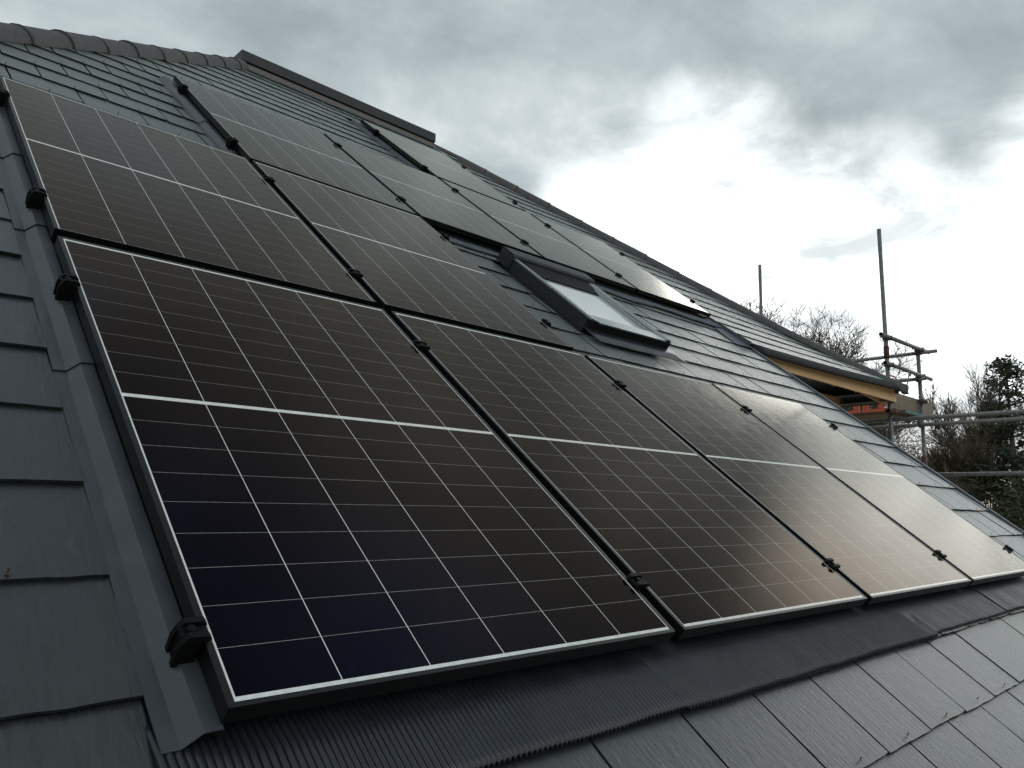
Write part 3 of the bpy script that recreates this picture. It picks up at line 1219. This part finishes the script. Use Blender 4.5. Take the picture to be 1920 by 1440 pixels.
# ------------------------------------------------------------------ trees
def branch_tree(root, base, height, spread, seed, trunk_r, levels, m_tr, m_cr, lean=(0, 0), first=.28, up=.55, twigs=3, rmin=.005, limb=.30, lead=.32):
    rn = random.Random(seed)
    tr_, cr = MB(), MB()

    def grow(p, d, length, r, lev):
        n = 4 if lev < 2 else 3
        q = p
        dd = d.copy()
        kids = []
        for i in range(n):
            dd = (dd + Vector((rn.gauss(0, .13), rn.gauss(0, .13), rn.gauss(.05, .10)))).normalized()
            q2 = q + dd * (length / n)
            ra = r * (1 - .55 * i / n)
            rb = r * (1 - .55 * (i + 1) / n)
            (tr_ if lev < 2 else cr).tube(q, q2, max(rmin, ra), 7 if lev < 2 else (4 if lev < 4 else 3), max(rmin * .8, rb), cap=False)
            q = q2
            if lev < levels and (i > 0 or lev > 0):
                kids.append((q, dd.copy(), rb))
        if lev >= levels:
            return
        for (kp, kd, kr) in kids:
            for _ in range(twigs if lev > 1 else 2):
                side = kd.orthogonal().normalized()
                side.rotate(Matrix.Rotation(rn.uniform(0, 6.283), 4, kd))
                nd = (kd * up + side * spread + Vector((0, 0, .22))).normalized()
                grow(kp, nd, length * rn.uniform(.48, .68), kr * .62, lev + 1)
        nd = (dd + Vector((rn.gauss(0, .2), rn.gauss(0, .2), .1))).normalized()
        grow(q, nd, length * .62, r * .42, lev + 1)
    b = Vector(base)
    top = b + Vector((lean[0], lean[1], height * first))
    tr_.tube(b, top, trunk_r * 1.25, 10, trunk_r, cap=False)
    for k in range(5):
        a = 6.283 * k / 5 + rn.uniform(-.4, .4)
        t_ = rn.uniform(.7, 1.0)
        p = b.lerp(top, t_)
        dv = Vector((math.cos(a) * spread, math.sin(a) * spread, .75)).normalized()
        grow(p, dv, height * limb * rn.uniform(.8, 1.15), trunk_r * .55, 0)
    grow(top, Vector((0, 0, 1)), height * lead, trunk_r * .75, 0)
    tr_.build('trunk', m_tr, root, normals=False)
    cr.build('crown', m_cr, root, normals=False)


t = empty('bare_tree', (23.6, 9.8, GROUND), 'bare leafless tree rising behind the hip of the slate roof', 'tree', world=True)
branch_tree(t, (23.6, 9.8, GROUND), 11.9, .75, 11, .20, 4, BARK, TWIG, first=.52, rmin=.0068, twigs=3, limb=.21, lead=.22)
t = empty('bare_tree', (27.2, 6.35, GROUND), 'bare bushy tree with many fine upright twigs, right of the scaffold poles', 'tree', world=True)
branch_tree(t, (27.2, 6.35, GROUND), 10.3, .58, 23, .24, 4, BARK, TWIGD, first=.46, twigs=3, up=.75, rmin=.0066, limb=.17, lead=.22)


t = empty('bare_tree', (21.9, 11.7, GROUND), 'bare tree top just showing left of the distant scaffold pole behind the hip', 'tree', world=True)
branch_tree(t, (21.9, 11.7, GROUND), 12.9, .7, 31, .17, 4, BARK, TWIG, first=.52, rmin=.0065, twigs=3, limb=.18, lead=.20)


def leaf_cluster(mb, c, r, n, size, rn, droop=0):
    for _ in range(n):
        while True:
            p = Vector((rn.uniform(-1, 1), rn.uniform(-1, 1), rn.uniform(-1, 1)))
            if p.length < 1:
                break
        p = Vector(c) + p * r
        d = Vector((rn.gauss(0, 1), rn.gauss(0, 1), rn.gauss(0, .6) - droop)).normalized()
        s = d.orthogonal().normalized()
        s.rotate(Matrix.Rotation(rn.uniform(0, 6.28), 4, d))
        l = size * rn.uniform(.6, 1.4)
        w_ = l * .42
        mb.face([p, p + d * l * .5 + s * w_ * .5, p + d * l, p + d * l * .5 - s * w_ * .5])


def conifer(base, height, rad, seed, label):
    rn = random.Random(seed)
    t = empty('conifer_tree', base, label, 'tree', world=True)
    b = Vector(base)
    tr_ = MB()
    tr_.tube(b, b + Vector((0, 0, height * .98)), .22, 9, .02, cap=False)
    fo = MB()
    z = .25
    while z < 1.0:
        rr0 = rad * (1 - z) ** .75 + .22
        nb = int(7 + 6 * (1 - z))
        for k in range(nb):
            a = rn.uniform(0, 6.283)
            ln = rr0 * rn.uniform(.55, 1.12)
            p0 = b + Vector((0, 0, height * z))
            p1 = p0 + Vector((math.cos(a) * ln, math.sin(a) * ln, ln * rn.uniform(.05, .4)))
            tr_.tube(p0, p1, .025, 4, .006, cap=False)
            m_ = max(2, int(ln / .22))
            for i in range(1, m_ + 1):
                c = p0.lerp(p1, i / m_)
                leaf_cluster(fo, c, .17, 24, .13, rn, .2)
        z += .030
    leaf_cluster(fo, b + Vector((0, 0, height * .985)), .2, 40, .13, rn)
    tr_.build('trunk', BARK, t, normals=False)
    fo.build('crown', CONIF, t, normals=False)


conifer((26.05, 5.0, GROUND), 10.25, 1.9, 5, 'tallest dark green conifer, standing beside the bare bushy tree past the scaffold')


def evergreen(base, height, rad, seed, n, label, zlo=.15):
    rn = random.Random(seed)
    t = empty('evergreen_tree', base, label, 'tree', world=True)
    b = Vector(base)
    tr_, fo = MB(), MB()
    tr_.tube(b, b + Vector((0, 0, height * .8)), .2, 9, .06, cap=False)
    for k in range(n):
        a = rn.uniform(0, 6.283)
        z = zlo + (1 - zlo) * rn.random() ** .8
        env = rad * math.sqrt(max(.05, 1 - ((z - .45) / .58) ** 2))
        r_ = env * rn.uniform(.35, 1.0)
        c = b + Vector((math.cos(a) * r_, math.sin(a) * r_, height * z))
        st = b + Vector((0, 0, height * max(.1, z - .2)))
        if k % 3 == 0:
            tr_.tube(st, c, .03, 4, .008, cap=False)
        leaf_cluster(fo, c, rn.uniform(.18, .34), 26, .13, rn)
    tr_.build('trunk', BARK, t, normals=False)
    fo.build('crown', IVY, t, normals=False)


evergreen((24.4, 4.0, GROUND), 6.6, 1.5, 8, 240, 'dark evergreen tree filling the space below the conifer at the right')
evergreen((25.5, 5.6, GROUND), 6.7, 1.1, 9, 150, 'low yellowish evergreen bush directly behind the red-sleeved scaffold pole')
evergreen((22.6, 3.3, GROUND), 6.3, 2.1, 18, 420, 'broad dark evergreen bush beside the lower end of the roof verge')

# mostly unseen pale sheet round the house, added to bounce light under the eaves
mb = MB()
mb.box(-9, 17, -12, 17, GROUND - .3, GROUND + .004)
tag(mb.build('bounce_sheet', simple('pale_bounce_surface', (.34, .32, .28), (.52, .49, .44), .95, 0, 40, bmp=.5, bd=.02), None), kind='structure')

# ground
mb = MB()
bm = mb.bm
S = 600
gn = 40
gv = [[bm.verts.new((-S + 2 * S * i / gn, -S + 2 * S * j / gn, GROUND - .01)) for j in range(gn + 1)] for i in range(gn + 1)]
for i in range(gn):
    for j in range(gn):
        bm.faces.new([gv[i][j], gv[i + 1][j], gv[i + 1][j + 1], gv[i][j + 1]])
tag(mb.build('ground', GRASS, None), kind='structure')

# ------------------------------------------------------------------ light: cloudy sky and veiled sun
SUN_AZ, SUN_EL = math.radians(66), math.radians(17)
SUN = Vector((math.sin(SUN_AZ) * math.cos(SUN_EL), math.cos(SUN_AZ) * math.cos(SUN_EL), math.sin(SUN_EL)))
w = bpy.data.worlds.new('World')
SC.world = w
w.use_nodes = True
nt = w.node_tree
bg = nt.nodes['Background']
sky = N(nt, 'ShaderNodeTexSky', sky_type='NISHITA', sun_disc=False, sun_elevation=SUN_EL, sun_rotation=SUN_AZ)
tc = N(nt, 'ShaderNodeTexCoord')
sep = N(nt, 'ShaderNodeSeparateXYZ')
L(nt, tc.outputs['Generated'], sep.inputs[0])
dz = math_(nt, 'ADD', math_(nt, 'MAXIMUM', sep.outputs[2], 0.0), .16)
cmb = N(nt, 'ShaderNodeCombineXYZ')
L(nt, math_(nt, 'DIVIDE', sep.outputs[0], dz), cmb.inputs[0])
L(nt, math_(nt, 'DIVIDE', sep.outputs[1], dz), cmb.inputs[1])
mp = N(nt, 'ShaderNodeMapping')
mp.inputs['Location'].default_value = (3.1, 1.4, 0)
L(nt, cmb.outputs[0], mp.inputs['Vector'])
n_big = noise(nt, mp.outputs['Vector'], 1.15, 8, .56, .25)
n_mid = noise(nt, mp.outputs['Vector'], 3.1, 9, .60, .35)
# bright opening around the hidden sun, its border broken up by the clouds
nv = N(nt, 'ShaderNodeTexNoise')
nv.inputs['Scale'].default_value = 3.0
nv.inputs['Detail'].default_value = 6
L(nt, tc.outputs['Generated'], nv.inputs['Vector'])
off = N(nt, 'ShaderNodeVectorMath', operation='MULTIPLY_ADD')
L(nt, nv.outputs['Color'], off.inputs[0])
off.inputs[1].default_value = (.36, .36, .36)
off.inputs[2].default_value = (-.18, -.18, -.18)
dd = N(nt, 'ShaderNodeVectorMath', operation='ADD')
L(nt, tc.outputs['Generated'], dd.inputs[0])
L(nt, off.outputs[0], dd.inputs[1])
nn = N(nt, 'ShaderNodeVectorMath', operation='NORMALIZE')
L(nt, dd.outputs[0], nn.inputs[0])


def lobe(az, el, inner, outer):
    az, el = math.radians(az), math.radians(el)
    dt = N(nt, 'ShaderNodeVectorMath', operation='DOT_PRODUCT')
    L(nt, nn.outputs[0], dt.inputs[0])
    dt.inputs[1].default_value = (math.sin(az) * math.cos(el), math.cos(az) * math.cos(el), math.sin(el))
    mr = N(nt, 'ShaderNodeMapRange', interpolation_type='SMOOTHSTEP')
    L(nt, dt.outputs['Value'], mr.inputs[0])
    mr.inputs[1].default_value = math.cos(math.radians(outer))
    mr.inputs[2].default_value = math.cos(math.radians(inner))
    return mr.outputs[0]


g1a = lobe(56, 15, 4, 15)
g1b = lobe(69, 15, 4, 13)
g1 = math_(nt, 'MAXIMUM', g1a, math_(nt, 'MULTIPLY', g1b, .8))
g2 = lobe(93, 13, 4, 20)
cl = math_(nt, 'ADD', math_(nt, 'MULTIPLY', n_big, .62), math_(nt, 'MULTIPLY', n_mid, .38))
grey = ramp(nt, cl, [(.36, (.30, .352, .372)), (.45, (.405, .468, .492)), (.52, (.505, .575, .60)), (.58, (.63, .70, .715)), (.68, (.92, .97, .98))])
rear_fill = lobe(205, 35, 20, 85)  # added bright sky lobe behind the camera, lifting the roof and fascia
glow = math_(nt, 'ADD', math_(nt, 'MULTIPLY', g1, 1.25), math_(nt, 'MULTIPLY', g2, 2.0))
glow = math_(nt, 'ADD', glow, math_(nt, 'MULTIPLY', rear_fill, .45))
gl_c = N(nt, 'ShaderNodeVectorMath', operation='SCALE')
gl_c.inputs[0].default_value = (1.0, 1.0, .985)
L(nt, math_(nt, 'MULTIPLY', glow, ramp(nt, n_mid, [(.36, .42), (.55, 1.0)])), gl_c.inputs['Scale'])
cloud = N(nt, 'ShaderNodeVectorMath', operation='ADD')
L(nt, mixc(nt, 1.0, grey, ramp(nt, sep.outputs[2], [(.82, 1.), (.92, .38)]), 'MULTIPLY'), cloud.inputs[0])
L(nt, gl_c.outputs[0], cloud.inputs[1])
# blue sky only through gaps overhead and low on the horizon
gap_hi = math_(nt, 'MULTIPLY', ramp(nt, n_mid, [(.50, 0.), (.60, 1.)]), ramp(nt, sep.outputs[2], [(.74, 0.), (.84, .85)]))
gap_lo = ramp(nt, sep.outputs[2], [(.03, .75), (.14, 0.)])
gap = math_(nt, 'MAXIMUM', gap_hi, gap_lo)
c10 = N(nt, 'ShaderNodeVectorMath', operation='SCALE')
c10.inputs['Scale'].default_value = 10.0
L(nt, cloud.outputs[0], c10.inputs[0])
low_blue = mixc(nt, gap_hi, mixc(nt, .15, (4.4, 5.4, 6.6), sky.outputs[0]), mixc(nt, .3, (3.4, 4.8, 9.5), sky.outputs[0]))
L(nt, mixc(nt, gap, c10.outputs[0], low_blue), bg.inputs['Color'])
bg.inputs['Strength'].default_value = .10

sl = bpy.data.lights.new('sun', 'SUN')
sl.energy = .5
sl.angle = math.radians(22)
sl.color = (1.0, .97, .93)
so = bpy.data.objects.new('sun', sl)
COL.objects.link(so)
so.rotation_euler = SUN.to_track_quat('Z', 'Y').to_euler()
so.location = (20, 0, 20)

# ------------------------------------------------------------------ camera
cam = bpy.data.cameras.new('camera')
cam.sensor_width = 36
cam.lens = 1441.96 / 1920 * 36
cam.clip_start, cam.clip_end = .05, 3000
co = bpy.data.objects.new('camera', cam)
COL.objects.link(co)
r0 = Vector((0.7194159933804459, -0.6943809559617553, 0.016604712164465962))
r1 = Vector((0.12152514392905472, 0.10229723599126461, -0.9873028486242553))
r2 = Vector((0.6838656796926196, 0.7122993496460499, 0.1579790132655767))
M = Matrix((r0, -r1, -r2)).transposed().to_4x4()
M.translation = Vector((-0.54150295511932, -1.1477090313574105, 0.28165125817801373))
co.matrix_world = M
SC.camera = co

vs = SC.view_settings
vs.view_transform = 'Standard'
vs.look = 'None'
vs.exposure = 0
vs.gamma = 1
for o in bpy.data.objects:
    if '_world' in o:
        del o['_world']
